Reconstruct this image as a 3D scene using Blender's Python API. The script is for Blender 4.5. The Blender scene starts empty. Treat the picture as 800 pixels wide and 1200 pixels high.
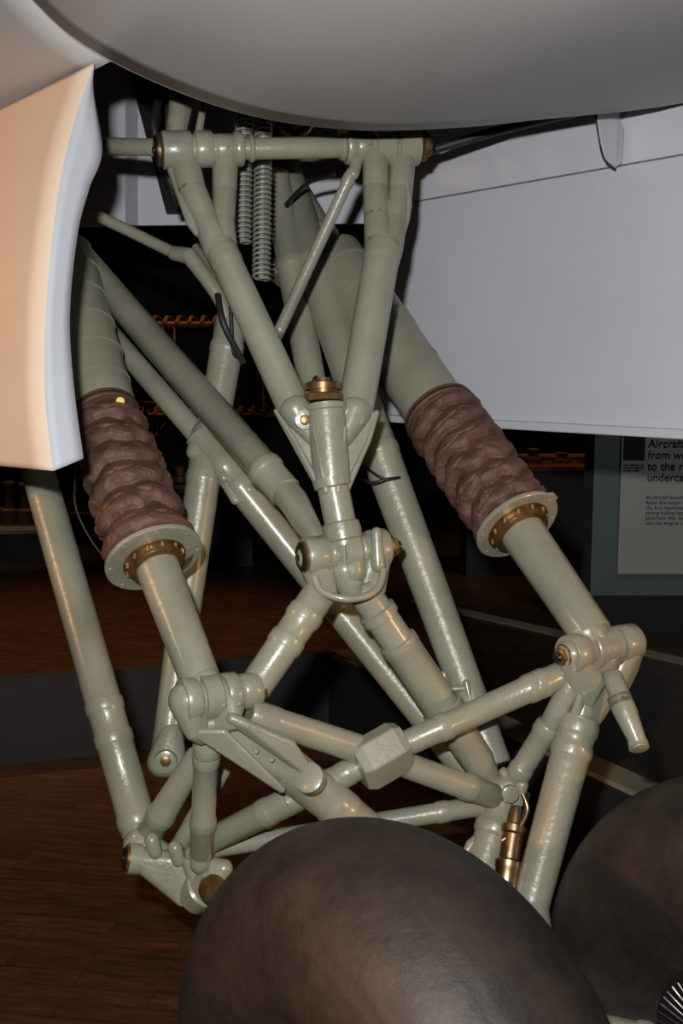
import bpy, bmesh, math, random
from mathutils import Vector, Matrix, noise
random.seed(4)
SC = bpy.context.scene
try:
    SC.view_settings.view_transform = 'Standard'
except Exception: pass

# ---------------------------------------------------------------- survey frame
FOC = 1333.0
CAMZ = 1.85
PITCH = math.radians(8)
FWD = Vector((0, math.cos(PITCH), -math.sin(PITCH)))
UPV = Vector((0, math.sin(PITCH), math.cos(PITCH)))
CP = Vector((0, 0, CAMZ))
def P(px, py, d):
    return CP + FWD*d + Vector(((px-400)/FOC*d, 0, 0)) + UPV*((600-py)/FOC*d)
def R(w, d): return w*0.5/FOC*d
AZ = math.radians(21)
LAT = Vector((math.cos(AZ), math.sin(AZ), 0))      # wheel axle direction
AFT = Vector((-math.sin(AZ), math.cos(AZ), 0))
Z = Vector((0, 0, 1))

# ---------------------------------------------------------------- materials
def newmat(name):
    m = bpy.data.materials.new(name); m.use_nodes = True
    nt = m.node_tree; b = nt.nodes['Principled BSDF']
    return m, nt, b
def paint(name, col, rough=0.35, var=0.12, scale=9, bump=0.08, coat=0.3, metal=0.0, bscale=60, dirt=None):
    m, nt, b = newmat(name)
    tc = nt.nodes.new('ShaderNodeTexCoord')
    n = nt.nodes.new('ShaderNodeTexNoise'); n.inputs['Scale'].default_value = scale; n.inputs['Detail'].default_value = 6
    nt.links.new(tc.outputs['Object'], n.inputs['Vector'])
    r = nt.nodes.new('ShaderNodeValToRGB')
    r.color_ramp.elements[0].position = 0.3; r.color_ramp.elements[1].position = 0.7
    d = dirt if dirt else tuple(c*(1-var) for c in col)
    r.color_ramp.elements[0].color = (*d, 1); r.color_ramp.elements[1].color = (*[min(1, c*(1+var*0.5)) for c in col], 1)
    nt.links.new(n.outputs['Fac'], r.inputs['Fac']); nt.links.new(r.outputs['Color'], b.inputs['Base Color'])
    n2 = nt.nodes.new('ShaderNodeTexNoise'); n2.inputs['Scale'].default_value = bscale; n2.inputs['Detail'].default_value = 4
    nt.links.new(tc.outputs['Object'], n2.inputs['Vector'])
    bp = nt.nodes.new('ShaderNodeBump'); bp.inputs['Strength'].default_value = bump; bp.inputs['Distance'].default_value = 0.01
    nt.links.new(n2.outputs['Fac'], bp.inputs['Height']); nt.links.new(bp.outputs['Normal'], b.inputs['Normal'])
    b.inputs['Roughness'].default_value = rough; b.inputs['Metallic'].default_value = metal
    b.inputs['Coat Weight'].default_value = coat; b.inputs['Coat Roughness'].default_value = 0.18
    return m
M_PAINT = paint('grey_green_enamel', (0.225, 0.225, 0.172), 0.34, 0.20, 7, 0.14, 0.35, bscale=85)
M_GAITER = paint('brown_leather', (0.098, 0.047, 0.034), 0.62, 0.35, 18, 0.30, 0.0, bscale=120)
M_BRASS = paint('aged_brass', (0.26, 0.15, 0.065), 0.38, 0.5, 40, 0.1, 0, metal=0.8)
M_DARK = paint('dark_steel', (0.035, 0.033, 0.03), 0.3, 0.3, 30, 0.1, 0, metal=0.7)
M_STEEL = paint('bronzed_steel', (0.40, 0.27, 0.16), 0.32, 0.4, 30, 0.05, 0, metal=1.0)
M_RIB = paint('hub_alloy', (0.20, 0.19, 0.18), 0.4, 0.3, 30, 0.05, 0, metal=1.0)
M_BLACK = paint('black_hose_and_gap_shade', (0.012, 0.012, 0.012), 0.5, 0.2, 20, 0.05, 0)
M_SKIN = paint('nacelle_grey_paint', (0.37, 0.362, 0.36), 0.5, 0.05, 2.2, 0.02, 0.08, bscale=8)
M_WHITE = paint('pale_grey_door_paint', (0.49, 0.50, 0.55), 0.45, 0.04, 3, 0.02, 0.1, bscale=30)
M_FLANGE = paint('door_flange_paint', (0.38, 0.40, 0.44), 0.6, 0.04, 3, 0.02, 0.0, bscale=30)
M_BAY = paint('bay_wall_paint', (0.50, 0.52, 0.57), 0.5, 0.05, 3, 0.02, 0.0)
M_DOOROUT = paint('door_outer_warm_lit', (0.55, 0.45, 0.36), 0.6, 0.05, 3, 0.02, 0.0)  # light grey door with the warm lamplight tint mixed into its colour
M_SEAM = paint('dark_seam_gap', (0.12, 0.12, 0.13), 0.7, 0.05, 3, 0.0, 0.0)  # even dark grey for seams, joints and rivets
M_YEL = paint('yellow_mark', (0.7, 0.5, 0.03), 0.5, 0.05, 3, 0.0, 0.0)
M_SPRING = paint('painted_spring_wire', (0.19, 0.195, 0.165), .5, .15, 20, .05, .1)

def rubber():
    m, nt, b = newmat('tyre_rubber')
    tc = nt.nodes.new('ShaderNodeTexCoord')
    n = nt.nodes.new('ShaderNodeTexNoise'); n.inputs['Scale'].default_value = 6; n.inputs['Detail'].default_value = 10
    n.inputs['Roughness'].default_value = 0.72
    nt.links.new(tc.outputs['Object'], n.inputs['Vector'])
    r = nt.nodes.new('ShaderNodeValToRGB')
    r.color_ramp.elements[0].position = 0.38; r.color_ramp.elements[0].color = (0.009, 0.007, 0.006, 1)
    r.color_ramp.elements[1].position = 0.70; r.color_ramp.elements[1].color = (0.034, 0.023, 0.017, 1)
    nt.links.new(n.outputs['Fac'], r.inputs['Fac']); nt.links.new(r.outputs['Color'], b.inputs['Base Color'])
    n2 = nt.nodes.new('ShaderNodeTexNoise'); n2.inputs['Scale'].default_value = 30; n2.inputs['Detail'].default_value = 10
    n2.inputs['Roughness'].default_value = .68; n2.inputs['Distortion'].default_value = .4
    nt.links.new(tc.outputs['Object'], n2.inputs['Vector'])
    bp = nt.nodes.new('ShaderNodeBump'); bp.inputs['Strength'].default_value = 0.24; bp.inputs['Distance'].default_value = 0.012
    nt.links.new(n2.outputs['Fac'], bp.inputs['Height']); nt.links.new(bp.outputs['Normal'], b.inputs['Normal'])
    rr = nt.nodes.new('ShaderNodeMapRange'); rr.inputs['To Min'].default_value = .42; rr.inputs['To Max'].default_value = .72
    nt.links.new(n2.outputs['Fac'], rr.inputs['Value']); nt.links.new(rr.outputs['Result'], b.inputs['Roughness'])
    return m
M_RUBBER = rubber()

# ---------------------------------------------------------------- mesh helpers
def frame(d):
    d = d.normalized()
    a = Vector((0, 0, 1)) if abs(d.z) < 0.9 else Vector((1, 0, 0))
    x = d.cross(a).normalized(); y = d.cross(x).normalized()
    return x, y, d
class Part:
    def __init__(s, name, mat, parent=None, angle=38):
        s.name, s.mat, s.parent, s.angle = name, mat, parent, angle
        s.bm = bmesh.new()
    def rings(s, rings, capa=True, capb=True, closed=True):
        vs = [[s.bm.verts.new(p) for p in r] for r in rings]
        n = len(vs[0])
        for i in range(len(vs)-1):
            for j in range(n if closed else n-1):
                k = (j+1) % n
                s.bm.faces.new((vs[i][j], vs[i][k], vs[i+1][k], vs[i+1][j]))
        if capa and closed: s.bm.faces.new(list(reversed(vs[0])))
        if capb and closed: s.bm.faces.new(vs[-1])
    def lathe(s, a, d, prof, seg=40, fn=None, cap=True):
        x, y, z = frame(d)
        rs = []
        for (t, r) in prof:
            ring = []
            for j in range(seg):
                th = 2*math.pi*j/seg
                rr = max(r, 1e-4)
                if fn: rr, dt = fn(t, th, rr)
                else: dt = 0
                ring.append(a + z*(t+dt) + (x*math.cos(th)+y*math.sin(th))*rr)
            rs.append(ring)
        s.rings(rs, cap, cap)
    def tube(s, a, b, ra, rb=None, collars=(), seg=36, k=1.13, cl=0.012):
        rb = ra if rb is None else rb
        L = (b-a).length
        prof = [(0, ra*0.9), (0.004, ra)]
        for c in sorted(collars):
            t = c*L; r = ra+(rb-ra)*c
            prof += [(t-cl*1.5, r), (t-cl*1.1, r*(1+(k-1)*.7)), (t-cl*.7, r*k), (t+cl*.7, r*k), (t+cl*1.1, r*(1+(k-1)*.7)), (t+cl*1.5, r)]
        prof += [(L-0.004, rb), (L, rb*0.9)]
        s.lathe(a, b-a, prof, seg)
    def sweep(s, pts, r, seg=14, smooth=0):
        if smooth: pts = catmull(pts, smooth)
        n = len(pts)
        rr = r if isinstance(r, (list, tuple)) else [r]*n
        if len(rr) != n:
            rr = [rr[0]+(rr[-1]-rr[0])*i/(n-1) for i in range(n)]
        t0 = (pts[1]-pts[0]).normalized(); x, y, _ = frame(t0)
        rings = []
        for i, p in enumerate(pts):
            t = (pts[min(i+1, n-1)]-pts[max(i-1, 0)]).normalized()
            x = (x - t*x.dot(t)).normalized(); y = t.cross(x)
            rings.append([p+(x*math.cos(2*math.pi*j/seg)+y*math.sin(2*math.pi*j/seg))*rr[i] for j in range(seg)])
        s.rings(rings)
    def hull(s, balls, sub=3):
        tb = bmesh.new()
        for (p, r) in balls:
            bmesh.ops.create_icosphere(tb, subdivisions=sub, radius=r, matrix=Matrix.Translation(p))
        res = bmesh.ops.convex_hull(tb, input=tb.verts)
        junk = [g for g in res['geom_interior'] if isinstance(g, bmesh.types.BMVert)]
        junk += [v for v in tb.verts if not v.link_faces]
        bmesh.ops.delete(tb, geom=list(set(junk)), context='VERTS')
        hf = set(g for g in res['geom'] if isinstance(g, bmesh.types.BMFace))
        rest = [f for f in tb.faces if f not in hf]
        if rest: bmesh.ops.delete(tb, geom=rest, context='FACES_ONLY')
        me = bpy.data.meshes.new('tmp'); tb.to_mesh(me); tb.free()
        s.bm.from_mesh(me); bpy.data.meshes.remove(me)
    def slab(s, pts, nrm, th):
        nrm = nrm.normalized()*th*0.5
        a = [s.bm.verts.new(p-nrm) for p in pts]; b = [s.bm.verts.new(p+nrm) for p in pts]
        n = len(pts)
        s.bm.faces.new(list(reversed(a))); s.bm.faces.new(b)
        for i in range(n):
            k = (i+1) % n; s.bm.faces.new((a[i], a[k], b[k], b[i]))
    def box(s, c, sx, sy, sz, rot=None):
        m = Matrix.Translation(c) @ (rot.to_4x4() if rot else Matrix.Identity(4)) @ Matrix.Diagonal((sx, sy, sz, 1))
        bmesh.ops.create_cube(s.bm, size=1, matrix=m)
    def nut(s, a, d, r, h, sides=6):
        s.lathe(a, d, [(0, r*0.95), (h*0.1, r), (h*0.85, r), (h, r*0.86)], sides)
    def grid(s, rows):
        vs = [[s.bm.verts.new(p) for p in r] for r in rows]
        for i in range(len(vs)-1):
            for j in range(len(vs[0])-1):
                s.bm.faces.new((vs[i][j], vs[i][j+1], vs[i+1][j+1], vs[i+1][j]))
    def done(s, bevel=0, solid=0):
        bmesh.ops.recalc_face_normals(s.bm, faces=s.bm.faces)
        me = bpy.data.meshes.new(s.name); s.bm.to_mesh(me); s.bm.free()
        for p in me.polygons: p.use_smooth = True
        me.set_sharp_from_angle(angle=math.radians(s.angle))
        ob = bpy.data.objects.new(s.name, me); SC.collection.objects.link(ob)
        me.materials.append(s.mat)
        if solid:
            md = ob.modifiers.new('solid', 'SOLIDIFY'); md.thickness = solid; md.offset = 0
        if bevel:
            md = ob.modifiers.new('bev', 'BEVEL'); md.width = bevel; md.segments = 2; md.limit_method = 'ANGLE'
        if s.parent: ob.parent = s.parent
        return ob
def catmull(pts, k):
    out = []
    n = len(pts)
    for i in range(n-1):
        p0, p1, p2, p3 = pts[max(i-1, 0)], pts[i], pts[i+1], pts[min(i+2, n-1)]
        for j in range(k):
            t = j/k
            out.append(0.5*((2*p1)+(p2-p0)*t+(2*p0-5*p1+4*p2-p3)*t*t+(3*p1-p0-3*p2+p3)*t**3))
    out.append(pts[-1].copy())
    return out
def empty(name, loc=(0, 0, 0)):
    e = bpy.data.objects.new(name, None); e.location = loc; SC.collection.objects.link(e)
    e.empty_display_size = 0.1
    return e

# ================================================================= LANDING GEAR
G = empty('aircraft_landing_gear')
def barrel(part, a, b, r, segs=((0, .3, 1), (.33, .67, 1.06), (.7, 1, 1))):
    L = (b-a).length; prof = []
    for (u, v, k) in segs:
        prof += [(u*L, r*.8), (u*L+.001, r*k*.95), (u*L+.004, r*k), (v*L-.004, r*k), (v*L-.001, r*k*.95), (v*L, r*.8)]
    part.lathe(a, b-a, prof, 44)
dark = Part('pin_end_caps', M_DARK, G)
brass = Part('brass_nuts', M_BRASS, G)
def leftcap(a, d, r):
    d = d.normalized()
    dark.lathe(a, -d, [(0, r), (.008, r), (.011, r*.85), (.011, r*.6), (.005, r*.55), (.005, r*.25), (.014, r*.25), (.016, r*.15)], 32)
    brass.lathe(a, -d, [(-.002, r*1.12), (.005, r*1.12), (.006, r*1.0)], 32)
def rightnut(a, d, r):
    d = d.normalized()
    brass.lathe(a, d, [(0, r*.9), (.004, r), (.012, r*1.0), (.013, r*.8)], 28)
    brass.nut(a+d*.013, d, r*.78, .012)
    dark.lathe(a+d*.025, d, [(0, r*.45), (.008, r*.42), (.01, r*.3)], 20)

# ---- upper pin shaft and V frame
V = Part('upper_v_frame', M_PAINT, G)
cl, cr = P(186, 176, 2.74), P(492, 171, 2.90)
ax = (cr-cl).normalized()
at = lambda f: cl.lerp(cr, f)
V.tube(at(.02), at(.98), R(25, 2.8))
barrel(V, at(.01), at(.31), R(44, 2.78), ((0, .36, 1), (.40, .62, .95), (.66, .86, .8), (.88, 1, .92)))
barrel(V, at(.70), at(.99), R(46, 2.86), ((0, .12, .86), (.14, .34, .8), (.38, .66, 1), (.70, 1, 1.02)))
leftcap(at(0), ax, R(34, 2.74)); rightnut(at(1.0), ax, R(36, 2.9))
V.tube(at(.33), at(.35), R(32, 2.8)); V.tube(at(.68), at(.70), R(32, 2.8))
def prong(pts):
    for i in range(len(pts)-1):
        V.hull([(P(*pts[i][:3]), R(pts[i][3], 2.8)), (P(*pts[i+1][:3]), R(pts[i+1][3], 2.8))])
prong([(214, 180, 2.76, 36), (224, 222, 2.745, 34), (240, 256, 2.73, 30), (256, 292, 2.715, 36)])
prong([(264, 180, 2.79, 32), (263, 225, 2.77, 28), (262, 258, 2.74, 26), (262, 296, 2.715, 32)])
V.tube(P(256, 286, 2.715), P(346, 482, 2.60), R(36, 2.71), R(40, 2.60), (.07, .10), k=1.06)
prong([(440, 178, 2.865, 32), (440, 222, 2.85, 31), (442, 256, 2.81, 32), (447, 294, 2.785, 40)])
prong([(472, 176, 2.89, 32), (469, 225, 2.86, 30), (462, 260, 2.82, 30), (453, 294, 2.785, 38)])
V.hull([(P(441, 244, 2.82), R(24, 2.8)), (P(464, 246, 2.84), R(24, 2.8)), (P(450, 290, 2.79), R(36, 2.8))])
V.hull([(P(238, 258, 2.73), R(24, 2.8)), (P(262, 256, 2.75), R(22, 2.8)), (P(258, 290, 2.72), R(32, 2.8))])
V.tube(P(450, 284, 2.785), P(416, 484, 2.62), R(42, 2.78), R(43, 2.62), (.06, .09), k=1.05)
V.hull([(P(203, 200, 2.75), R(14, 2.7)), (P(232, 272, 2.72), R(12, 2.7)), (P(222, 262, 2.72), R(8, 2.7)), (P(212, 196, 2.75), R(18, 2.7))])
V.hull([(P(472, 200, 2.86), R(14, 2.7)), (P(475, 258, 2.82), R(10, 2.7)), (P(479, 236, 2.83), R(8, 2.7))])
V.hull([(P(475, 258, 2.82), R(10, 2.7)), (P(466, 288, 2.80), R(10, 2.7)), (P(479, 240, 2.83), R(8, 2.7))])
V.hull([(P(205, 165, 2.78), R(22, 2.8)), (P(212, 100, 2.86), R(26, 2.8)), (P(222, 112, 2.86), R(14, 2.8))])
V.hull([(P(232, 160, 2.80), R(10, 2.8)), (P(240, 112, 2.86), R(8, 2.8))])
V.hull([(P(403, 168, 2.86), R(12, 2.8)), (P(398, 120, 2.95), R(12, 2.8))])
V.hull([(P(455, 160, 2.88), R(20, 2.8)), (P(450, 120, 2.95), R(20, 2.8))])
V.hull([(P(485, 160, 2.9), R(14, 2.8)), (P(478, 120, 2.97), R(14, 2.8))])
for f in (.12, .26, .80, .92):
    V.lathe(at(f)+Vector((0, -R(40, 2.8), .0)), Vector((0, -1, .2)), [(0, .004), (.006, .004), (.008, .002)], 10)
s_top, s_bot = P(381, 474, 2.58), P(390, 572, 2.56)
V.lathe(s_top, s_bot-s_top, [(0, R(46, 2.58)), (.002, R(50, 2.58)), (.015, R(50, 2.58)), (.018, R(46, 2.58)), (.14, R(44, 2.57)), (.19, R(40, 2.57))])
V.hull([(P(342, 478, 2.605), R(9, 2.6)), (P(326, 486, 2.60), R(7, 2.6)), (P(372, 478, 2.60), R(9, 2.6)), (P(382, 584, 2.565), R(10, 2.6)), (P(345, 515, 2.59), R(6, 2.6))])
V.hull([(P(416, 478, 2.625), R(9, 2.6)), (P(440, 486, 2.62), R(7, 2.6)), (P(392, 478, 2.61), R(9, 2.6)), (P(398, 584, 2.565), R(10, 2.6)), (P(430, 515, 2.61), R(6, 2.6))])
V.hull([(P(346, 480, 2.59), R(38, 2.6)), (P(356, 505, 2.59), R(16, 2.6)), (P(370, 520, 2.58), R(14, 2.6))])
V.hull([(P(416, 482, 2.61), R(40, 2.6)), (P(412, 508, 2.60), R(16, 2.6)), (P(398, 525, 2.58), R(14, 2.6))])
V.hull([(P(368, 500, 2.548), R(6, 2.6)), (P(382, 575, 2.528), R(8, 2.6)), (P(380, 500, 2.56), R(8, 2.6))])
V.hull([(P(404, 502, 2.555), R(6, 2.6)), (P(396, 575, 2.53), R(8, 2.6)), (P(392, 500, 2.56), R(8, 2.6))])
V.hull([(P(324, 482, 2.60), R(7, 2.6)), (P(344, 514, 2.575), R(6, 2.6))]); V.hull([(P(344, 514, 2.575), R(6, 2.6)), (P(384, 588, 2.545), R(9, 2.6))])
V.hull([(P(441, 484, 2.62), R(7, 2.6)), (P(432, 516, 2.59), R(6, 2.6))]); V.hull([(P(432, 516, 2.59), R(6, 2.6)), (P(399, 588, 2.55), R(9, 2.6))])
for q in ((414, 489, 2.575), (357, 492, 2.555)):
    V.lathe(P(*q)+Vector((0, .012, 0)), Vector((0.1, -1, .1)), [(0, R(26, 2.6)), (.010, R(24, 2.6)), (.011, R(18, 2.6))], 20)
    brass.lathe(P(*q), Vector((0.1, -1, .1)), [(0, R(12, 2.6)), (.002, R(11, 2.6)), (.003, R(8, 2.6))], 18)
V.lathe(P(388, 560, 2.56), P(404, 640, 2.55)-P(388, 560, 2.56),
        [(0, R(46, 2.56)), (.02, R(44, 2.56)), (.024, R(37, 2.56)), (.10, R(37, 2.56)), (.105, R(44, 2.56)), (.12, R(46, 2.56)), (.14, R(46, 2.56)), (.145, R(40, 2.56)), (.155, R(40, 2.56))])
b0 = P(379, 470, 2.58); bd = (P(378, 440, 2.58)-b0).normalized()
brass.nut(b0, bd, R(46, 2.58), .018, 8)
brass.lathe(b0+bd*.018, bd, [(0, R(34, 2.58)), (.007, R(34, 2.58)), (.0075, R(44, 2.58)), (.022, R(44, 2.58)), (.025, R(36, 2.58)), (.026, R(20, 2.58)), (.034, R(18, 2.58)), (.036, R(8, 2.58))], 14)
for a_ in (-1, 1):
    dark.hull([(b0+bd*.052+Vector((a_*.016, 0, 0)), .006), (b0+bd*.046+Vector((a_*.02, -.006, 0)), .005)])
V.done()

# ---- central hub
H = Part('centre_knuckle_joint', M_PAINT, G)
hl, hr = P(356, 653, 2.52), P(456, 641, 2.60)
hx = (hr-hl).normalized(); ha = lambda f: hl.lerp(hr, f)
barrel(H, ha(0), ha(1), R(46, 2.55), ((0, .24, 1), (.28, .36, .8), (.40, .60, 1.14), (.64, .70, .8), (.74, .96, 1)))
leftcap(ha(0), hx, R(34, 2.52)); rightnut(ha(.97), hx, R(28, 2.6))
H.hull([(ha(.5), R(44, 2.55)), (P(403, 622, 2.55), R(36, 2.55)), (P(412, 668, 2.55), R(36, 2.55))])
H.hull([(ha(.12), R(42, 2.53)), (P(372, 686, 2.53), R(22, 2.53)), (P(388, 695, 2.54), R(16, 2.53))])
H.hull([(ha(.84), R(40, 2.58)), (P(440, 690, 2.58), R(24, 2.58)), (P(425, 700, 2.57), R(20, 2.58))])
for (x, y) in ((382, 628), (441, 622)):
    H.hull([(P(x, y+2, 2.55), R(13, 2.55)), (P(x+2, y+40, 2.55), R(18, 2.55))])
H.sweep([P(369, 676, 2.50), P(374, 690, 2.49), P(390, 699, 2.48), P(410, 702, 2.48), P(430, 698, 2.50), P(444, 687, 2.52), P(449, 668, 2.54)], R(9, 2.5), smooth=6)
H.hull([(P(412, 690, 2.56), R(34, 2.55)), (P(404, 668, 2.55), R(36, 2.55))])
H.tube(P(378, 690, 2.54), P(298, 806, 2.45), R(40, 2.54), R(40, 2.47), (.28, .55), k=1.1)
a, b = P(420, 685, 2.57), P(578, 918, 2.70); d = b-a; L = d.length
H.lathe(a, d, [(0, R(34, 2.6)), (.05*L, R(38, 2.6)), (.12*L, R(38, 2.6)), (.125*L, R(46, 2.6)), (.16*L, R(46, 2.6)), (.165*L, R(40, 2.6)), (.27*L, R(40, 2.6)),
               (.275*L, R(48, 2.6)), (.31*L, R(48, 2.6)), (.315*L, R(46, 2.6)), (.60*L, R(46, 2.62)), (.605*L, R(52, 2.62)), (.63*L, R(52, 2.62)), (.635*L, R(43, 2.62)), (.88*L, R(40, 2.66)), (L, R(22, 2.7))])
H.done()

# ---- rear bracing tubes
B = Part('rear_brace_tubes', M_PAINT, G)
B.tube(P(60, 262, 3.38), P(335, 578, 2.74), R(33, 3.35), R(40, 2.74), (.93,))
B.hull([(P(330, 572, 2.75), R(36, 2.75)), (P(348, 585, 2.72), R(26, 2.7)), (P(378, 640, 2.60), R(18, 2.6))])
B.hull([(P(322, 560, 2.76), R(30, 2.75)), (P(352, 618, 2.66), R(16, 2.7)), (P(378, 645, 2.60), R(18, 2.6))])
B.tube(P(60, 312, 3.45), P(245, 525, 3.05), R(24, 3.4), R(26, 3.05))
B.tube(P(232, 508, 3.05), P(556, 915, 2.86), R(36, 3.05), R(34, 2.86), (.10, .16), k=1.06)
for (x, y) in ((262, 560), (276, 586), (292, 574)):
    B.hull([(P(250, 535, 3.03), R(20, 3)), (P(x, y, 2.99), R(12, 3))])
B.hull([(P(240, 508, 3.05), R(32, 3)), (P(228, 530, 3.03), R(20, 3)), (P(256, 540, 3.02), R(18, 3))])
B.tube(P(272, 372, 3.15), P(246, 520, 3.06), R(38, 3.15), R(38, 3.06), (.25,), k=1.06)
B.tube(P(244, 520, 3.06), P(194, 880, 2.82), R(40, 3.06), R(34, 2.82), (.12,), k=1.06)
B.hull([(P(200, 860, 2.82), R(30, 2.8)), (P(190, 893, 2.80), R(36, 2.8)), (P(204, 896, 2.80), R(30, 2.8))])
B.lathe(P(194, 892, 2.77), Vector((.1, -1, .1)), [(0, R(28, 2.8)), (.012, R(26, 2.8)), (.014, R(20, 2.8))], 24)
brass.nut(P(194, 892, 2.757), Vector((.1, -1, .1)), R(13, 2.8), .006)
B.tube(P(20, 465, 3.05), P(165, 978, 2.72), R(38, 3.05), R(44, 2.74), (.73, .80, .97), k=1.08)
B.tube(P(318, 165, 3.62), P(440, 520, 3.05), R(46, 3.6), R(46, 3.05), (.45,), k=1.05)
B.tube(P(438, 512, 3.05), P(580, 898, 2.74), R(46, 3.05), R(40, 2.74), (.05,), k=1.06)
B.hull([(P(520, 790, 2.77), R(8, 2.8)), (P(528, 828, 2.76), R(8, 2.8))]); B.hull([(P(546, 800, 2.77), R(8, 2.8)), (P(552, 826, 2.76), R(8, 2.8))])
B.hull([(P(522, 808, 2.77), R(8, 2.8)), (P(548, 806, 2.77), R(8, 2.8))])
B.hull([(P(528, 828, 2.76), R(8, 2.8)), (P(552, 826, 2.76), R(8, 2.8)), (P(542, 840, 2.77), R(8, 2.8))])
B.tube(P(322, 205, 3.45), P(378, 520, 3.2), R(34, 3.4), R(34, 3.2), (.35,), k=1.08)
B.tube(P(413, 200, 2.84), P(328, 386, 2.90), R(14, 2.84), R(14, 2.9), (.06,))
B.hull([(P(328, 386, 2.9), R(14, 2.9)), (P(320, 405, 2.95), R(10, 2.9))])
B.hull([(P(414, 204, 2.84), R(14, 2.8)), (P(420, 180, 2.86), R(16, 2.8))])
B.sweep([P(70, 232, 3.2), P(150, 270, 3.2), P(205, 297, 3.15)], R(14, 3.2))
B.hull([(P(205, 297, 3.15), R(18, 3.1)), (P(222, 300, 3.13), R(20, 3.1))])
B.sweep([P(220, 298, 3.13), P(248, 335, 3.12), P(262, 362, 3.12), P(270, 395, 3.12)], [R(20, 3.1), R(13, 3.1)], smooth=5)
B.tube(P(100, 171, 3.0), P(190, 173, 2.80), R(21, 3.0), R(20, 2.8))
B.sweep([P(268, 395, 3.12), P(255, 330, 3.2), P(230, 290, 3.3)], R(12, 3.1), smooth=5)
B.tube(P(170, 985, 2.70), P(232, 885, 2.55), R(34, 2.7), R(28, 2.55), (.3,), k=1.1)
B.tube(P(205, 1000, 2.68), P(262, 900, 2.70), R(22, 2.7), R(20, 2.7))
B.tube(P(345, 300, 3.42), P(330, 330, 3.40), R(40, 3.4), R(40, 3.4))
B.done()
K = Part('cables_ties_and_gap_shade', M_BLACK, G)
K.sweep([P(426, 562, 2.98), P(436, 566, 2.93), P(452, 562, 2.92), P(468, 560, 2.96)], R(4, 3), smooth=4)
K.sweep([P(426, 545, 3.0), P(440, 556, 2.94), P(452, 562, 2.93)], R(3, 3), smooth=4)
K.sweep([P(170, 40, 3.2), P(185, 110, 3.1), P(180, 150, 3.05), P(200, 215, 3.1), P(206, 240, 3.15)], R(10, 3.1), smooth=6)
K.sweep([P(190, 60, 3.2), P(196, 140, 3.1), P(188, 200, 3.15)], R(6, 3.1), smooth=6)
K.sweep([P(255, 345, 3.08), P(262, 380, 3.05), P(285, 425, 3.1)], R(8, 3), smooth=6)
K.sweep([P(498, 178, 3.0), P(560, 160, 3.0), P(600, 149, 3.0), P(680, 130, 3.0)], R(11, 3.0), smooth=6)  # no cable: black strip drawn as shade in the rim-to-door gap
K.sweep([P(268, 280, 3.1), P(272, 400, 3.08), P(278, 420, 3.1)], R(5, 3), smooth=6)
K.sweep([P(620, 930, 2.62), P(612, 960, 2.58), P(600, 1000, 2.55), P(585, 1040, 2.52)], R(4, 2.6), smooth=6)
K.sweep([P(335, 240, 3.3), P(360, 215, 3.2), P(392, 205, 3.1)], R(5, 3.2), smooth=6)
K.sweep([P(90, 540, 2.72), P(88, 590, 2.66), P(105, 630, 2.64), P(128, 660, 2.62)], R(2.5, 2.7), smooth=6)
K.done()

# ---- springs
S = Part('return_springs', M_SPRING, G)
def spring(a, b, r, wr, turns):
    d = b-a; x, y, z = frame(d); pts = []
    n = turns*14
    for i in range(n+1):
        th = 2*math.pi*i/14
        pts.append(a+d*(i/n)+(x*math.cos(th)+y*math.sin(th))*r)
    S.sweep(pts, wr, 7)
    S.tube(a, b, r*.4, seg=10)
spring(P(286, 118, 3.0), P(284, 285, 2.98), R(19, 3), R(3.6, 3), 28)
spring(P(309, 118, 3.02), P(306, 328, 2.98), R(19, 3), R(3.6, 3), 36)
S.done()
for q in ((335, 152), (357, 152)):
    brass.hull([(P(q[0], q[1], 2.98), R(13, 3)), (P(q[0]+(8 if q[0] > 345 else -6), q[1]-8, 2.98), R(9, 3)), (P(346, 160, 2.98), R(7, 3))])

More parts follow.
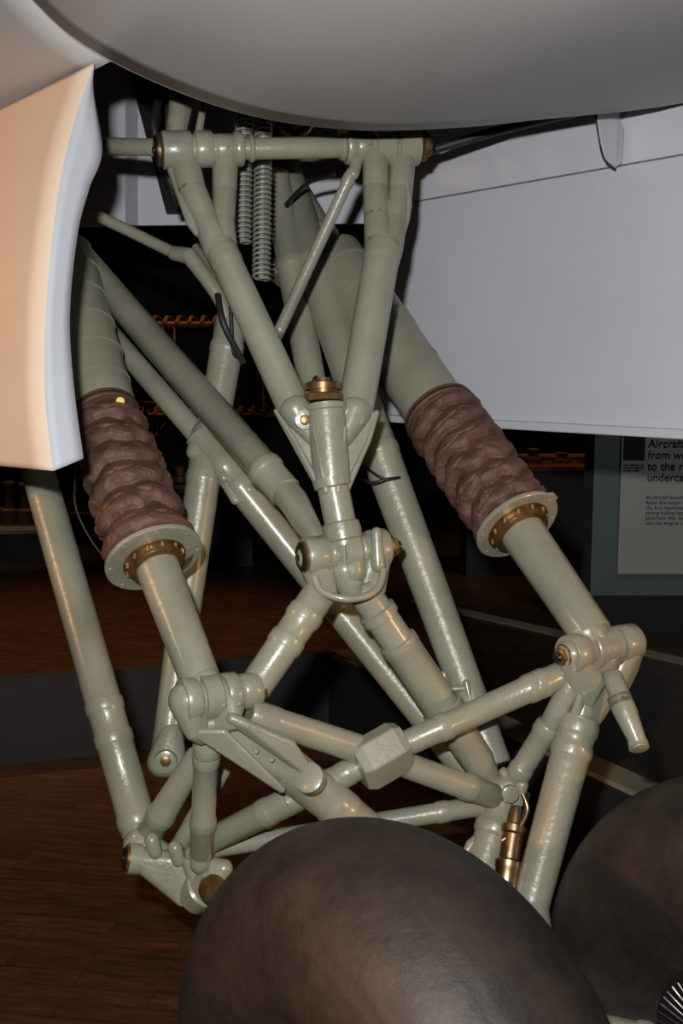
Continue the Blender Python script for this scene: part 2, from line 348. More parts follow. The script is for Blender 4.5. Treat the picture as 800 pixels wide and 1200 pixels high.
# ---- shock struts
def strut(name, top, mid, gtop, flange, joint, wtop, wmid, wg0, wg1, wrod, bands, ang, nb):
    T = Part(name+'_cylinder', M_PAINT, G)
    T.tube(P(*top), P(*mid), R(wtop, top[2]), R(wtop, mid[2]), (.8,), k=1.15)
    a, b = P(*mid), P(*gtop); L = (b-a).length
    prof = [(0, R(wtop, mid[2])), (.03, R(wmid*.96, mid[2]))]
    for f in bands:
        r = R(wmid, mid[2]+(gtop[2]-mid[2])*f)
        prof += [(f*L-.003, r), (f*L-.0025, r*1.035), (f*L+.006, r*1.035), (f*L+.0065, r)]
    prof += [(L, R(wmid*1.02, gtop[2])), (L+.02, R(wmid*.9, gtop[2]))]
    T.lathe(a, b-a, prof, 48)
    fl = P(*flange); jt = P(*joint)
    d = (jt-fl).normalized()
    T.tube(fl-d*.03, jt, R(wrod, flange[2]), R(wrod*.92, joint[2]))
    rf = R(wg1*1.08, flange[2])
    T.lathe(fl, d, [(-.012, rf*.96), (-.010, rf), (-.002, rf), (0, rf*.98)], 56)
    if ang is not None:
        ear = P(*ang)
        v = (ear-fl); v -= d*v.dot(d)
        side = d.cross(v).normalized()
        c = fl-d*.006
        T.slab([c+side*rf*.95+v*.1, c+v*.95+side*.018, c+v*1.0+side*.008, c+v*1.0-side*.012, c+v*.75-side*.03, c-side*rf*.8+v*.45, c-side*rf*.9], d, .008)
    for k in range(8):
        x, y, _ = frame(d); th = 2*math.pi*k/8+.2
        T.lathe(fl+(x*math.cos(th)+y*math.sin(th))*rf*.9, d, [(0, .004), (.002, .004), (.0025, .002)], 8)
    T.done()
    r = R(wrod*1.30, flange[2])
    brass.lathe(fl, d, [(0, r*1.12), (.003, r*1.12), (.004, r*1.0), (.014, r*1.0), (.016, r*.95), (.022, r*.95), (.024, r*.85)], 36)
    for k in range(12):
        x, y, _ = frame(d); th = 2*math.pi*k/12
        brass.box(fl+d*.008+(x*math.cos(th)+y*math.sin(th))*r*1.02, .006, .006, .012)
    Gt = Part(name+'_leather_gaiter', M_GAITER, G, 75)
    Lg = (fl-b).length; N = 230
    prof = [(Lg*(-.01+i*1.0/N), 1) for i in range(N+1)]
    dd = fl-b
    seed = gtop[0]*.013
    def fn(t, th, rr):
        u = max(0, min(1, t/Lg))
        base = R(wg0, gtop[2])*(1-u)+R(wg1*.99, flange[2])*u
        env = min(1, max(0, u-.05)/.05)*min(1, max(0, .97-u)/.06)
        cx, sx = math.cos(th), math.sin(th)
        n1 = noise.noise(Vector((cx*.8+seed, sx*.8, u*2.2)))
        n3 = noise.noise(Vector((cx*2.0+seed, sx*2.0+5, u*4.0)))
        n5 = noise.noise(Vector((cx*3.4+seed+9, sx*3.4, u*6.0)))
        ph = u*nb + .50*n1 + .22*n3
        fr = ph-math.floor(ph)
        w = math.sin(math.pi*fr**1.9)**.55
        # secondary pleats and pinches crossing the main folds
        c1 = math.exp(-((fr-.45-.5*n3)/.05)**2)*min(1, max(0, n3+.25)*2)
        c2 = math.exp(-((fr-.68+.6*n5)/.04)**2)*min(1, max(0, n5+.1)*2)
        ridge = (1-abs(noise.noise(Vector((cx*2.2+seed, sx*2.2+3, u*11+cx)))*2))**3
        r = base*(1+env*(-.135+.19*w-.07*c1-.05*c2+.035*max(0, ridge)))
        if u < .05: r = base*(1.0 if u < .035 else .97)
        if u > .95: r = base*.93
        return r, env*(.010*math.sin(th+seed*2)+.014*n1)
    Gt.lathe(b, dd, prof, 160, fn)
    Gt.done()
    Cb = Part(name+'_clamp_bands', M_DARK, G)
    u0 = dd.normalized()
    r0 = R(wg0, gtop[2])
    Cb.lathe(b+u0*.006, u0, [(0, r0*1.0), (.001, r0*1.02), (.003, r0*1.02), (.004, r0)], 48)
    Cb.done()
strut('left_shock_strut', (30, 215, 3.3), (68, 290, 3.2), (122, 487, 2.90), (181, 656, 2.60), (236, 800, 2.42),
      50, 78, 82, 108, 52, (.2, .36, .52, .68, .84), None, 6.4)
strut('right_shock_strut', (335, 212, 3.62), (385, 296, 3.42), (514, 484, 3.08), (607, 617, 2.83), (694, 745, 2.62),
      40, 74, 88, 98, 54, (.15, .32, .5, .55, .75), (652, 582, 2.80), 6.4)
Y = Part('inspection_sticker', M_YEL, G)
Y.lathe(P(141, 470, 2.81), Vector((.2, -1, 0)), [(0, R(10, 2.85)), (.002, R(9, 2.85))], 20)
Y.done()

# ---- left lower joint
J = Part('left_lower_knuckle', M_PAINT, G)
jl, jr = P(214, 822, 2.36), P(300, 808, 2.44); jx = (jr-jl).normalized(); ja = lambda f: jl.lerp(jr, f)
barrel(J, ja(-.02), ja(1.02), R(50, 2.4), ((0, .20, 1.04), (.25, .48, 1.05), (.53, .72, 1.02), (.77, 1, .85)))
leftcap(ja(-.02), jx, R(36, 2.36)); rightnut(ja(1.02), jx, R(28, 2.44))
J.hull([(ja(.08), R(48, 2.38)), (P(226, 858, 2.36), R(20, 2.38)), (P(236, 864, 2.38), R(18, 2.38))])
J.hull([(ja(.62), R(44, 2.38)), (P(274, 848, 2.36), R(16, 2.38)), (P(256, 852, 2.38), R(16, 2.38))])
J.hull([(P(240, 800, 2.41), R(40, 2.4)), (P(245, 820, 2.40), R(44, 2.4))])
J.hull([(P(228, 850, 2.38), R(20, 2.4)), (P(270, 846, 2.40), R(28, 2.4)), (P(312, 905, 2.45), R(18, 2.4)), (P(350, 912, 2.46), R(32, 2.4))])
J.hull([(P(228, 858, 2.355), R(9, 2.4)), (P(262, 858, 2.35), R(9, 2.4)), (P(330, 925, 2.41), R(9, 2.4)), (P(300, 905, 2.39), R(9, 2.4))])
J.hull([(P(272, 842, 2.35), R(14, 2.4)), (P(340, 872, 2.40), R(12, 2.4)), (P(362, 905, 2.43), R(14, 2.4)), (P(290, 850, 2.35), R(11, 2.4))])
J.tube(P(335, 898, 2.46), P(428, 972, 2.52), R(50, 2.45), R(46, 2.52), (.62, .70), k=1.06)
J.tube(P(426, 970, 2.52), P(545, 1075, 2.50), R(44, 2.52), R(44, 2.50))
J.lathe(P(362, 912, 2.41), Vector((-.35, -1, .75)), [(-.02, R(36, 2.4)), (.006, R(36, 2.4)), (.008, R(32, 2.4))], 30)
for q in ((262, 826, 2.345), (280, 824, 2.355), (300, 880, 2.38), (318, 890, 2.39)):
    J.lathe(P(*q), Vector((0, -1, .1)), [(0, .006), (.004, .005)], 12)
J.tube(P(243, 860, 2.42), P(236, 1002, 2.56), R(30, 2.42), R(28, 2.56), (.12, .2, .72), k=1.12)
J.hull([(P(236, 995, 2.56), R(26, 2.56)), (P(234, 1012, 2.56), R(24, 2.56))])
J.done()

# ---- lower cross bars
X = Part('lower_cross_braces', M_PAINT, G)
X.tube(P(292, 836, 2.42), P(446, 886, 2.52), R(34, 2.42), R(34, 2.52), (.1, .16), k=1.06)
X.tube(P(446, 886, 2.52), P(580, 934, 2.66), R(30, 2.52), R(30, 2.66), (.75,), k=1.1)
X.tube(P(672, 784, 2.62), P(474, 872, 2.52), R(32, 2.62), R(30, 2.52), (.2, .26, .78), k=1.12)
X.tube(P(450, 885, 2.52), P(336, 940, 2.52), R(26, 2.52), R(34, 2.52), (.4, .7), k=1.1)
X.tube(P(340, 938, 2.52), P(248, 984, 2.58), R(34, 2.52), R(30, 2.58), (.3,), k=1.08)
X.hull([(P(248, 984, 2.58), R(30, 2.58)), (P(228, 1000, 2.60), R(24, 2.58))])
X.tube(P(566, 944, 2.68), P(240, 996, 2.62), R(24, 2.68), R(22, 2.6), (.15,), k=1.12)
X.done()
C = Part('cross_clamp_block', M_PAINT, G, 20)
cc = P(447, 886, 2.51)
e1 = (P(480, 868, 2.54)-P(416, 905, 2.50)).normalized()
up = Vector((0, -.35, 1)).normalized()
bx = []
yv = e1.cross(up).normalized(); zv = yv.cross(e1).normalized()
for t, k in ((-.060, .82), (-.040, 1.0), (.040, 1.0), (.060, .82)):
    bx.append([cc+e1*t+(yv*math.cos(math.radians(a_))*.056+zv*math.sin(math.radians(a_))*.064)*k for a_ in (25, 85, 130, 205, 265, 310)])
C.rings(bx)
C.done(bevel=.003)

# ---- lower-left pivot
Q = Part('lower_left_pivot', M_PAINT, G)
ql = P(150, 1006, 2.62)
leftcap(ql, Vector((1, .3, -.2)), R(28, 2.62))
Q.lathe(ql, Vector((1, .3, -.2)), [(0, R(36, 2.62)), (.03, R(36, 2.62)), (.032, R(30, 2.62)), (.05, R(30, 2.6))], 32)
Q.hull([(P(164, 990, 2.68), R(40, 2.68)), (P(170, 1012, 2.66), R(30, 2.66)), (P(196, 1004, 2.66), R(26, 2.66))])
Q.hull([(P(166, 1008, 2.62), R(28, 2.62)), (P(212, 1056, 2.60), R(12, 2.6)), (P(232, 1010, 2.62), R(22, 2.62)), (P(228, 1060, 2.60), R(10, 2.6))])
Q.hull([(P(225, 1012, 2.60), R(24, 2.6)), (P(262, 1018, 2.58), R(22, 2.6)), (P(240, 1050, 2.58), R(26, 2.6))])
Q.lathe(P(228, 1050, 2.62), P(268, 1018, 2.54)-P(228, 1050, 2.62), [(0, R(44, 2.6)), (.05, R(50, 2.6)), (.055, R(44, 2.6)), (.10, R(40, 2.6))], 32)
for q in ((205, 994), (232, 992), (178, 985)):
    Q.hull([(P(q[0], q[1], 2.6), R(18, 2.6)), (P(q[0]+4, q[1]+14, 2.6), R(16, 2.6))])
Q.done()
brass.lathe(P(245, 1046, 2.50), P(268, 1024, 2.46)-P(245, 1046, 2.50), [(0, R(30, 2.5)), (.012, R(34, 2.5)), (.03, R(30, 2.5))], 28)

# ---- right lower joint
K2 = Part('right_lower_knuckle', M_PAINT, G)
kl, kr = P(664, 768, 2.58), P(742, 752, 2.68); kx = (kr-kl).normalized(); ka = lambda f: kl.lerp(kr, f)
barrel(K2, ka(0), ka(1), R(46, 2.62), ((0, .24, 1), (.29, .68, 1.08), (.73, 1, 1.0)))
rightnut(ka(0), -kx, R(28, 2.58)); rightnut(ka(1.0), kx, R(26, 2.68))
K2.hull([(ka(.10), R(42, 2.6)), (P(690, 822, 2.60), R(14, 2.62)), (P(672, 806, 2.59), R(14, 2.6)), (P(702, 800, 2.60), R(14, 2.62))])
K2.hull([(ka(.92), R(42, 2.66)), (P(716, 822, 2.64), R(14, 2.66)), (P(740, 786, 2.67), R(14, 2.66)), (P(728, 812, 2.66), R(12, 2.66))])
K2.hull([(P(688, 742, 2.63), R(50, 2.63)), (P(704, 772, 2.63), R(46, 2.63))])
K2.hull([(P(690, 800, 2.62), R(20, 2.62)), (P(718, 806, 2.66), R(16, 2.62)), (P(678, 850, 2.62), R(38, 2.62)), (P(706, 832, 2.64), R(14, 2.62))])
K2.hull([(P(682, 806, 2.585), R(8, 2.62)), (P(660, 872, 2.60), R(7, 2.62)), (P(690, 800, 2.60), R(8, 2.62)), (P(672, 860, 2.60), R(8, 2.6))])
K2.tube(P(680, 840, 2.62), P(620, 1066, 2.52), R(46, 2.62), R(44, 2.52), (.06, .18), k=1.08)
K2.tube(P(672, 796, 2.60), P(640, 858, 2.64), R(28, 2.6), R(26, 2.64))
K2.tube(P(645, 848, 2.64), P(600, 918, 2.68), R(30, 2.64), R(26, 2.68), (.1, .8), k=1.12)
K2.tube(P(716, 790, 2.60), P(736, 840, 2.54), R(24, 2.6), R(26, 2.54))
K2.tube(P(728, 824, 2.55), P(750, 876, 2.50), R(28, 2.55), R(20, 2.50), (.0,), k=1.0)
K2.lathe(P(747, 870, 2.51), P(750, 884, 2.49)-P(747, 870, 2.51), [(0, R(24, 2.5)), (.014, R(24, 2.5)), (.016, R(18, 2.5))], 24)
for q in ((672, 784, 2.56), (730, 772, 2.62), (684, 812, 2.58)):
    K2.lathe(P(*q), Vector((0, -1, .1)), [(0, .006), (.005, .005)], 12)
K2.done()

# ---- lower-right knot
N = Part('lower_right_node', M_PAINT, G)
N.hull([(P(572, 930, 2.68), R(30, 2.7)), (P(600, 918, 2.68), R(28, 2.7)), (P(592, 944, 2.68), R(32, 2.7))])
N.hull([(P(612, 920, 2.66), R(14, 2.7)), (P(606, 945, 2.66), R(12, 2.7)), (P(590, 905, 2.68), R(12, 2.7))])
N.tube(P(588, 940, 2.68), P(562, 1030, 2.62), R(40, 2.68), R(48, 2.62), (.35,), k=1.12)
N.lathe(P(597, 930, 2.63), Vector((.1, -1, .2)), [(0, R(22, 2.6)), (.01, R(20, 2.6)), (.012, R(14, 2.6))], 20)
N.hull([(P(552, 990, 2.64), R(14, 2.6)), (P(545, 1000, 2.63), R(8, 2.6)), (P(580, 965, 2.66), R(10, 2.6))])
N.done()
St = Part('brake_torque_fitting', M_STEEL, G)
a, b = P(606, 945, 2.61), P(590, 1050, 2.53); L = (b-a).length; r0 = R(30, 2.6)
St.lathe(a, b-a, [(0, r0*.5), (.01, r0*.6), (.04, r0*.7), (.045, r0), (.06, r0), (.065, r0*.85), (.12, r0*.85), (.125, r0*1.1), (.14, r0*1.1), (.145, r0), (L, r0)], 28)
St.sweep([P(612, 930, 2.60), P(618, 950, 2.59), P(606, 972, 2.57), P(588, 985, 2.57)], R(6, 2.6), smooth=5)
St.done()

# ================================================================= WHEELS
def wheel(name, c, az):
    E = empty(name, c)
    LT = Vector((math.cos(az), math.sin(az), 0))
    Rm, ra, rx = .315, .20, .215
    T = Part('tyre', M_RUBBER, E, 25)
    prof = []
    n = 120
    for i in range(n+1):
        th = math.radians(-62) + math.radians(304)*i/n
        a_ = -rx*math.cos(th)
        s_ = math.sin(th)
        r_ = Rm+ra*(abs(s_)**.94)*(1 if s_ > 0 else -1)
        deg = math.degrees(th)
        k = 1.0
        for c0, h, wd in ((2, .014, 3), (178, .014, 3), (24, -.007, 1.8), (156, -.007, 1.8), (-25, .02, 4), (205, .02, 4), (66, -.003, 1.5), (114, -.003, 1.5)):
            k += h*math.exp(-((deg-c0)/wd)**2)
        prof.append((a_, r_*k))
    T.lathe(Vector((0, 0, 0)), LT, prof, 144, cap=False)
    T.done()
    Hb = Part('wheel_hub', M_DARK, E)
    for sgn in (-1, 1):
        d = LT*sgn
        Hb.lathe(d*.10, d, [(-.10, .16), (0, .16), (.015, .155), (.02, .175), (.03, .18), (.036, .17), (.02, .14), (.01, .12), (.005, .075), (.05, .07), (.055, .055), (.055, .01)], 64)
    Hb.done()
    Hs = Part('hub_ribs_and_axle_cap', M_RIB, E)
    for sgn in (-1, 1):
        d = LT*sgn
        Hs.lathe(d*.15, d, [(0, .045), (.02, .045), (.025, .04), (.03, .02)], 32)
        x, y, _ = frame(d)
        for k in range(44):
            th = 2*math.pi*k/44
            rr = (x*math.cos(th)+y*math.sin(th))
            Hs.hull([(d*.120+rr*.085, .0025), (d*.133+rr*.140, .003)], 1)
        for k in range(8):
            th = 2*math.pi*k/8
            Hs.nut(d*.15+(x*math.cos(th)+y*math.sin(th))*.06, d, .007, .012)
    Hs.done()
    return E
w1 = Vector((.083, 1.855, .512)); w2 = Vector((.825, 2.08, .51))
az1, az2 = math.radians(38), math.radians(30)
wheel('aircraft_wheel', w1, az1); wheel('aircraft_wheel', w2, az2)
AX = Part('wheel_axle', M_PAINT, G)
A1 = w1+Vector((math.cos(az1), math.sin(az1), 0))*.12; A2 = w2-Vector((math.cos(az2), math.sin(az2), 0))*.12
mm = (w1+w2)*.5+Vector((-.06, .22, -.04))
m1, m2 = mm-LAT*.05, mm+LAT*.03
AX.tube(A1, m1, .038, .045, (.4,)); AX.tube(m2, A2, .040, .032, (.6,))
AX.tube(mm-LAT*.07, mm+LAT*.06, .05, .05, (.2, .8))
AX.tube(P(544, 1074, 2.50), m1, R(44, 2.5), .045)
AX.tube(P(621, 1062, 2.52), m2, R(44, 2.5), .04)
AX.tube(P(563, 1028, 2.62), mm, R(44, 2.5), .035)
AX.done()
dark.done(); brass.done()

# ================================================================= NACELLE
NA = empty('engine_nacelle')
Q0 = Vector((0, 2.6, CAMZ))
ring = [(-1.12, 1.9), (-1.06, 1.5), (-.98, 1.2), (-.85, .93), (-.65, .69), (-.5, .590), (-.25, .512), (0, .490), (.25, .508), (.5, .545), (.9, .612), (1.25, .72), (1.55, .95), (1.7, 1.25), (1.78, 1.7)]
rp = catmull([Vector((a, b, 0)) for a, b in ring], 6)
N1 = Part('forward_belly_skin', M_SKIN, NA, 60)
rows = []
for i in range(0, 33):
    s_ = i/32*2.9
    k = 1-.012*s_*s_
    rows.append([Q0+LAT*(p.x*k)+Z*(p.y+.028*s_*s_)-AFT*s_ for p in rp])
N1.grid(rows); N1.done(solid=.006)
N2 = Part('bay_rim_lip', M_SKIN, NA, 60)
N2.sweep([Q0+LAT*p.x+Z*(p.y+.002)+AFT*.004 for p in rp], .005, 8); N2.done()
N3 = Part('side_skin', M_SKIN, NA, 60)
rows = []
for i in range(0, 21):
    s_ = i/20*2.2
    rows.append([Q0+LAT*(p.x-.28*s_)+Z*(p.y-.03*s_)+AFT*(s_+.002) for p in rp[:31]])
N3.grid(rows); N3.done(solid=.006)
NS = Part('panel_seam', M_SEAM, NA, 60)
NS.sweep([Q0+LAT*(p.x)+Z*(p.y-.0035)+AFT*.004 for p in rp[:31]], .0015, 6); NS.done()
N4 = Part('wheel_bay_bulkhead', M_BAY, NA, 30)
N4.slab([P(20, 266, 4.0), P(470, 262, 4.0), P(480, -160, 4.0), P(20, -160, 4.0)], Vector((0, 1, 0)), .03)
for x in (150, 250, 350, 440):
    N4.slab([P(x, 264, 3.97), P(x+8, 264, 3.97), P(x+8, -100, 3.97), P(x, -100, 3.97)], Vector((1, 0, 0)), .02)
N4.done()
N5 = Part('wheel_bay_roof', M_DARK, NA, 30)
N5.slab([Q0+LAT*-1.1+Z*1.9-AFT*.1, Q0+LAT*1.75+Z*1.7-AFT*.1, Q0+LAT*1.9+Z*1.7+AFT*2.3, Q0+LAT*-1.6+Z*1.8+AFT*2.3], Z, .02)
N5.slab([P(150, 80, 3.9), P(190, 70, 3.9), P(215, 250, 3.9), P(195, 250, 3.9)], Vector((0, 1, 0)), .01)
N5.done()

# ================================================================= DOORS
D1 = empty('landing_gear_door')
outer = [(110, 75, 2.34), (88, 140, 2.32), (73, 200, 2.30), (61, 280, 2.28), (53, 380, 2.26), (53, 470, 2.24), (62, 551, 2.22)]
inner = [(107, 100, 2.37), (119, 175, 2.36), (104, 220, 2.34), (90, 275, 2.32), (81, 370, 2.30), (86, 455, 2.28), (97, 537, 2.26)]
back = [(-95, 175, 3.05), (-108, 215, 3.03), (-118, 255, 3.0), (-126, 310, 2.98), (-134, 385, 2.95), (-136, 460, 2.92), (-130, 533, 2.9)]
def cv(l): return catmull([P(*q) for q in l], 8)
O, I, Bk = cv(outer), cv(inner), cv(back)
off = Vector((.07, .02, 0))
BI = [p+off for p in Bk]
DO = Part('outer_skin', M_DOOROUT, D1, 50)
DO.grid([[O[i].lerp(Bk[i], k/10) for i in range(len(O))] for k in range(11)]); DO.done(solid=.003)
DI = Part('front_flange', M_FLANGE, D1, 30)
DI.grid([[O[i].lerp(I[i], k/3) for i in range(len(O))] for k in range(4)]); DI.done(solid=.003)
DI = Part('inner_skin', M_WHITE, D1, 30)
DI.grid([[I[i].lerp(BI[i], k/10) for i in range(len(O))] for k in range(11)])
for e in (0, -1):
    DI.grid([[O[e].lerp(Bk[e], k/10), I[e].lerp(BI[e], k/10)] for k in range(11)])
DI.done(solid=.003)

D2 = empty('landing_gear_door')
ry, rn = Vector((1.25, 2.66, 0)), Vector((.10, 3.79, 0))   # near and far ends in plan
def dp(u, z): 
    p = ry.lerp(rn, u); return Vector((p.x, p.y, CAMZ+z))
dn = Vector((ry-rn).normalized()).cross(Z); 
if dn.dot(Vector((0, -1, 0))) < 0: dn = -dn
W = Part('inner_panel', M_WHITE, D2, 30)
W.slab([dp(0, -.205), dp(1, -.205), dp(1, .455), dp(0, .52)], dn, .02)
W.slab([dp(0, .524)+dn*.002, dp(1, .459)+dn*.002, dp(1, .95)+dn*.02, dp(0, 1.1)+dn*.02], dn, .02)
W.done(bevel=.001)
W = Part('bottom_lip', M_WHITE, D2, 30)
W.slab([dp(0, -.225)+dn*.02, dp(1, -.225)+dn*.02, dp(1, -.20)+dn*.02, dp(0, -.20)+dn*.02], dn, .05)
W.done(bevel=.004)
W = Part('panel_joint', M_SEAM, D2, 30)
W.slab([dp(0, .515)-dn*.006, dp(1, .452)-dn*.006, dp(1, .466)-dn*.006, dp(0, .531)-dn*.006], dn, .016)
W.done()
W = Part('hinge_rib', M_WHITE, D2, 30)
rib = [P(697, 128, 2.92), P(733, 118, 3.0), P(724, 136, 3.0), P(730, 152, 3.0), P(727, 192, 3.02), P(720, 197, 3.0), P(708, 186, 2.96), P(702, 165, 2.93)]
W.slab(rib, Vector((.35, -1, 0)), .012); W.done(bevel=.003)
W = Part('rib_dark_outline', M_BLACK, D2, 30)
W.sweep([P(697, 130, 2.91), P(702, 165, 2.92), P(708, 187, 2.95), P(720, 198, 2.99)], .0028, 8, 5); W.done()  # thin black line along the rib edge
W = Part('rivets', M_SEAM, D2, 30)
for k in range(26):
    W.lathe(dp(k/26+.02, .50-.065*k/26-.02)+dn*.010, dn, [(0, .0012), (.0006, .001)], 6)
W.done()

# ================================================================= ROOM
def woodfloor():
    m, nt, b = newmat('dark_wood_floor')
    tc = nt.nodes.new('ShaderNodeTexCoord')
    mp = nt.nodes.new('ShaderNodeMapping'); mp.inputs['Rotation'].default_value = (0, 0, .15)
    nt.links.new(tc.outputs['Object'], mp.inputs['Vector'])
    br = nt.nodes.new('ShaderNodeTexBrick'); br.inputs['Scale'].default_value = 3.2
    br.inputs['Color1'].default_value = (.075, .040, .020, 1); br.inputs['Color2'].default_value = (.052, .029, .015, 1)
    br.inputs['Mortar'].default_value = (.030, .016, .009, 1); br.inputs['Mortar Size'].default_value = .006
    br.inputs['Brick Width'].default_value = 1.6; br.inputs['Row Height'].default_value = .25
    nt.links.new(mp.outputs['Vector'], br.inputs['Vector'])
    mp2 = nt.nodes.new('ShaderNodeMapping'); mp2.inputs['Scale'].default_value = (1, 5, 1)
    nt.links.new(mp.outputs['Vector'], mp2.inputs['Vector'])
    n = nt.nodes.new('ShaderNodeTexNoise'); n.inputs['Scale'].default_value = 7; n.inputs['Detail'].default_value = 10; n.inputs['Roughness'].default_value = .7
    nt.links.new(mp2.outputs['Vector'], n.inputs['Vector'])
    mx = nt.nodes.new('ShaderNodeMix'); mx.data_type = 'RGBA'; mx.blend_type = 'MULTIPLY'; mx.inputs[0].default_value = .9
    r = nt.nodes.new('ShaderNodeValToRGB'); r.color_ramp.elements[0].position = .3; r.color_ramp.elements[1].position = .75
    r.color_ramp.elements[0].color = (.25, .24, .23, 1); r.color_ramp.elements[1].color = (1.7, 1.6, 1.5, 1)
    nt.links.new(n.outputs['Fac'], r.inputs['Fac'])
    nt.links.new(br.outputs['Color'], mx.inputs[6]); nt.links.new(r.outputs['Color'], mx.inputs[7])
    nt.links.new(mx.outputs[2], b.inputs['Base Color']); b.inputs['Roughness'].default_value = .42
    return m
M_FLOOR = woodfloor()
M_WALL = paint('dark_hall_wall', (.02, .017, .016), .8, .2, 1, 0, 0)
M_TEAL = paint('teal_grey_partition', (.14, .18, .175), .7, .04, 1, 0, 0)
M_BARR = paint('black_barrier', (.016, .017, .020), .6, .1, 2, .02, 0)
M_BTOP = paint('barrier_top_trim', (.27, .23, .16), .6, .1, 5, .02, 0)
M_WOOD = paint('varnished_wood', (.20, .095, .04), .5, .4, 12, .05, 0)
def shell(name, lo, hi, mat):
    p = Part(name, mat); lo, hi = Vector(lo), Vector(hi); c = (lo+hi)/2; s = hi-lo
    p.box(c, s.x, s.y, s.z); return p.done()
shell('floor', (-7, -4, -.1), (7, 15, 0), M_FLOOR)
shell('ceiling', (-7, -4, 6), (7, 15, 6.1), M_WALL)
shell('wall_back', (-7, 15, 0), (7, 15.1, 6), M_WALL)
shell('wall_front', (-7, -4.1, 0), (7, -4, 6), M_WALL)
shell('wall_left', (-7.1, -4, 0), (-7, 15, 6), M_WALL)
shell('wall_right', (7, -4, 0), (7.1, 15, 6), M_WALL)
DB = empty('display_barrier')
pa, pb, pc = Vector((-3.6, 4.33, 0)), Vector((-.05, 5.42, 0)), Vector((1.32, 3.0, 0))
W = Part('barrier_panels', M_BARR, DB, 30)
for (a, b) in ((pa, pb), (pb, pc)):
    n_ = (b-a).normalized().cross(Z)
    W.slab([a, b, b+Z*.38, a+Z*.38], n_, .05)
W.done()
W = Part('barrier_top', M_BTOP, DB, 30)
n_ = (pc-pb).normalized().cross(Z)
W.slab([pb+Z*.39-n_*.01, pc+Z*.39-n_*.01, pc+Z*.39-n_*.13, pb+Z*.39-n_*.13], Z, .02)
W.done()
W = Part('barrier_top_dark', M_BARR, DB, 30)
n_ = (pb-pa).normalized().cross(Z)
W.slab([pa+Z*.39-n_*.03, pb+Z*.39-n_*.03, pb+Z*.39+n_*.03, pa+Z*.39+n_*.03], Z, .02)
W.done()
W = Part('trim_1', M_BTOP)
W.slab([Vector((.5, 8.3, .0)), Vector((2.3, 6.3, .0)), Vector((2.38, 6.37, .0)), Vector((.58, 8.37, .0))], Z, .03); W.done()

IP = empty('museum_info_partition')
W = Part('partition_wall', M_TEAL, IP, 30); W.box(Vector((3.15, 7.55, 1.35)), 3.0, .3, 2.2); W.done()
W = Part('partition_plinth', M_BARR, IP, 30); W.box(Vector((3.15, 7.54, .125)), 3.02, .34, .25); W.done()
M_PANEL = paint('info_panel_face', (.45, .45, .42), .6, .03, 2, 0, 0)
W = Part('info_panel', M_PANEL, IP, 30); W.box(Vector((2.42, 7.385, .95)), 1.2, .02, 1.1); W.done()
M_INK = paint('printed_ink', (.02, .02, .02), .7, 0, 2, 0, 0)
W = Part('info_photo_print', M_INK, IP, 30); W.box(Vector((1.90, 7.372, 1.25)), .14, .006, .18); W.done()
def txt(s, x, z, size, nm):
    c = bpy.data.curves.new(nm, 'FONT'); c.body = s; c.size = size; c.extrude = .001
    c.materials.append(M_INK); c.space_line = 1.0
    o = bpy.data.objects.new(nm, c); o.location = (x, 7.371, z); o.rotation_euler = (math.pi/2, 0, 0)
    SC.collection.objects.link(o); o.parent = IP
txt("Aircraft landing\nfrom wooden\nto the retracta\nundercarriage", 1.99, 1.24, .074, 'panel_heading')
txt("As aircraft became heavier and\nfaster the simple fixed wheels of\nthe first machines gave way to\nstrong folding legs with shock\nabsorbers that were drawn up\ninto the wing to cut the drag.", 1.99, .90, .034, 'panel_text')
txt("early machine with\nwooden skids and\nsprung wheels", 1.835, 1.12, .018, 'panel_caption')

BP = empty('wooden_biplane')
W = Part('wings', M_WOOD, BP, 30)
for z in (2.12, 1.25):
    for y in (0, .75):
        W.tube(Vector((-3.6, 11+y, z)), Vector((-.6, 11+y, z)), .022, .022, seg=10)
    for k in range(26):
        x = -3.55+k*.117
        W.sweep([Vector((x, 10.9, z)), Vector((x, 11.2, z+.07)), Vector((x, 11.9, z-.02))], .020, 6, 4)
for x in (-3.4, -2.5, -1.7, -.8):
    for y in (0, .75):
        W.tube(Vector((x, 11+y, 1.25)), Vector((x, 11+y, 2.12)), .016, .016, seg=8)
W.done()
W = Part('fuselage_frame', M_WOOD, BP, 30)
for sx in (-.25, .25):
    for z in (.9, 1.4):
        W.tube(Vector((-2.1+sx, 10.4, z)), Vector((-2.1+sx*.3, 14, 1.2)), .018, .018, seg=8)
    for k in range(7):
        y = 10.4+k*.5; W.tube(Vector((-2.1+sx*(1-.1*k), y, .92+.03*k)), Vector((-2.1+sx*(1-.1*k), y, 1.38-.02*k)), .013, .013, seg=8)
    W.tube(Vector((-2.1+sx, 10.6, .9)), Vector((-2.1+sx*2, 10.7, .33)), .018, .018, seg=8)
W.tube(Vector((-2.7, 10.7, .33)), Vector((-1.5, 10.7, .33)), .02, .02, seg=8)
W.done()
W = Part('wheels', M_DARK, BP, 30)
for x in (-2.65, -1.55):
    pts = [Vector((x, 10.7+.3*math.cos(t*math.pi/16), .33+.3*math.sin(t*math.pi/16))) for t in range(33)]
    W.sweep(pts, .03, 8)
    for k in range(8):
        W.tube(Vector((x, 10.7, .33)), Vector((x, 10.7+.3*math.cos(k*math.pi/4), .33+.3*math.sin(k*math.pi/4))), .005, .005, seg=6)
W.done()

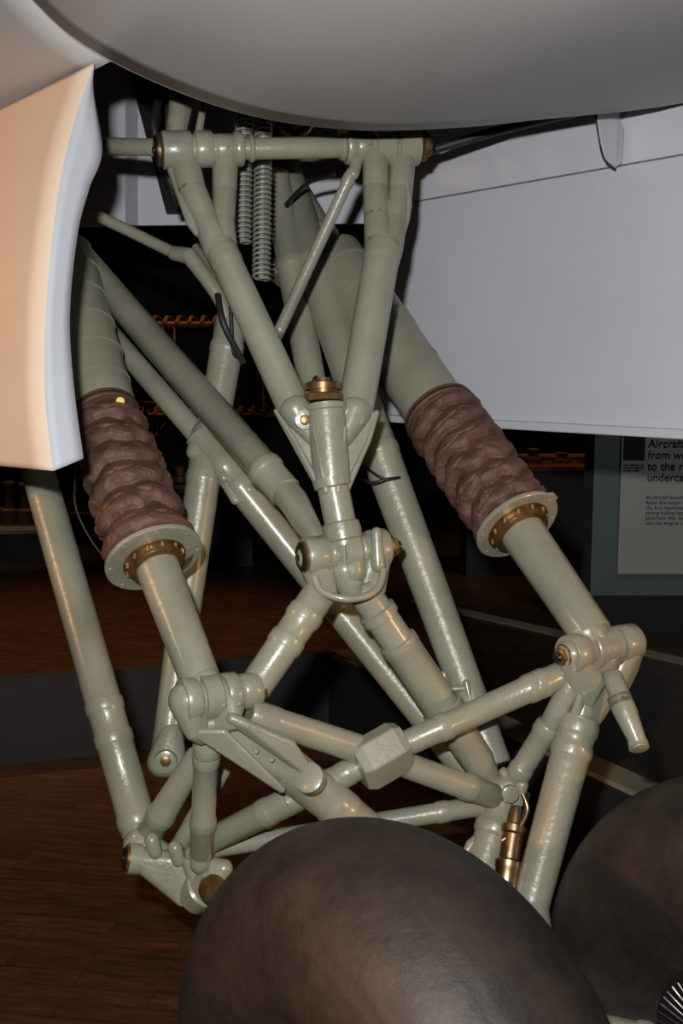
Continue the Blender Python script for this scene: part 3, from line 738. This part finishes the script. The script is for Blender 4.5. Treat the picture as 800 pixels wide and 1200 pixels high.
def emis(name, col, st):
    m, nt, b = newmat(name); b.inputs['Emission Color'].default_value = (*col, 1); b.inputs['Emission Strength'].default_value = st
    b.inputs['Base Color'].default_value = (*col, 1); return m
M_GLOW = emis('warm_lamp_shade', (1, .42, .14), .55)
PL = empty('pendant_lamp')
W = Part('shade', M_GLOW, PL, 30); W.lathe(Vector((-1.76, 9.0, 1.93)), -Z, [(0, .015), (.02, .03), (.09, .08), (.095, .075)], 20); W.done()
W = Part('cord', M_BLACK, PL, 30); W.tube(Vector((-1.76, 9.0, 1.93)), Vector((-1.76, 9.0, 6.0)), .005, .005, seg=6); W.done()

def bench(name, x, y, w, h, topm, sc=1.0):
    E = empty(name)
    W = Part('top', topm, E, 30); W.box(Vector((x, y, h-.02)), w, .6, .04); W.done(bevel=.005)
    W = Part('cabinet', M_BARR, E, 30); W.box(Vector((x, y, (h-.04)/2)), w-.04, .54, h-.04); W.done()
    W = Part('exhibit_engine', M_WOOD, E, 30)
    for k in range(5):
        px = x-w/2+.12+k*(w-.24)/4
        hh = (.06+.12*random.random())*sc
        W.lathe(Vector((px, y, h)), Z, [(0, .08), (hh*.4, .08), (hh*.45, .045), (hh, .04), (hh*1.1, .055), (hh*1.15, .05)], 16)
    W.tube(Vector((x-w/2+.1, y, h+.05)), Vector((x+w/2-.1, y, h+.05)), .03, .03, seg=10)
    W.done()
bench('display_bench', 1.62, 9.6, 1.2, .92, M_WOOD)
bench('display_bench', -3.0, 10.2, .8, .30, M_BTOP, 2.2)
bench('display_bench', -1.15, 10.0, .8, .72, M_WOOD)

# ================================================================= LIGHT
def lamp(name, typ, loc, tgt, energy, col, **k):
    l = bpy.data.lights.new(name, typ); l.energy = energy; l.color = col
    for a_, v in k.items(): setattr(l, a_, v)
    o = bpy.data.objects.new(name, l); o.location = loc
    o.rotation_euler = (Vector(tgt)-Vector(loc)).to_track_quat('-Z', 'Y').to_euler()
    SC.collection.objects.link(o); return o
lamp('camera_flash', 'AREA', (-.10, .02, 2.04), (0, 3, 1.75), 78, (1, .985, .955), shape='RECTANGLE', size=.06, size_y=.04)
lamp('warm_spot_door', 'SPOT', (-3.2, 1.6, 2.5), (-.95, 2.65, 1.95), 155, (1, .53, .23), spot_size=math.radians(30), spot_blend=.4, shadow_soft_size=.08)
lamp('warm_spot_floor', 'SPOT', (-2.6, 2.6, 4.2), (-1.2, 3.6, 0), 200, (1, .48, .2), spot_size=math.radians(60), spot_blend=.9, shadow_soft_size=.1)
lamp('warm_spot_wheel', 'SPOT', (-2.0, .2, 2.1), (-.02, 1.75, .85), 190, (1, .45, .17), spot_size=math.radians(22), spot_blend=.9, shadow_soft_size=.05)
lamp('warm_spot_gear', 'SPOT', (2.4, 1.2, 1.5), (.45, 2.6, 1.0), 90, (1, .5, .2), spot_size=math.radians(36), spot_blend=.7, shadow_soft_size=.05)
lamp('warm_spot_hall', 'SPOT', (-1.7, 7.0, 5.5), (-1.9, 6.8, 0), 520, (1, .48, .2), spot_size=math.radians(58), spot_blend=.9, shadow_soft_size=.1)
lamp('warm_spot_biplane', 'SPOT', (-1.7, 10.0, 4.5), (-1.6, 11.2, 2.1), 170, (1, .5, .2), spot_size=math.radians(36), spot_blend=.9, shadow_soft_size=.1)
lamp('warm_spot_bench', 'SPOT', (-3.0, 9.6, 3.5), (-3.0, 10.2, .3), 60, (1, .75, .5), spot_size=math.radians(30), spot_blend=.7, shadow_soft_size=.1)
lamp('warm_spot_exhibits', 'SPOT', (1.6, 8.6, 4.5), (1.5, 9.6, .9), 90, (1, .5, .2), spot_size=math.radians(50), spot_blend=.9, shadow_soft_size=.1)
lamp('partition_spot', 'SPOT', (2.4, 5.0, 4.5), (2.4, 7.4, 1.0), 80, (.95, .97, 1), spot_size=math.radians(50), spot_blend=.9, shadow_soft_size=.1)
w = bpy.data.worlds.new('hall_ambient'); SC.world = w; w.use_nodes = True
w.node_tree.nodes['Background'].inputs['Color'].default_value = (.9, .85, .8, 1)
w.node_tree.nodes['Background'].inputs['Strength'].default_value = .02

cam = bpy.data.cameras.new('camera'); co = bpy.data.objects.new('camera', cam); SC.collection.objects.link(co)
co.location = CP; co.rotation_euler = (math.radians(90)-PITCH, 0, 0)
cam.sensor_fit = 'VERTICAL'; cam.sensor_height = 36; cam.lens = FOC/1200*36; cam.clip_start = .02
SC.camera = co
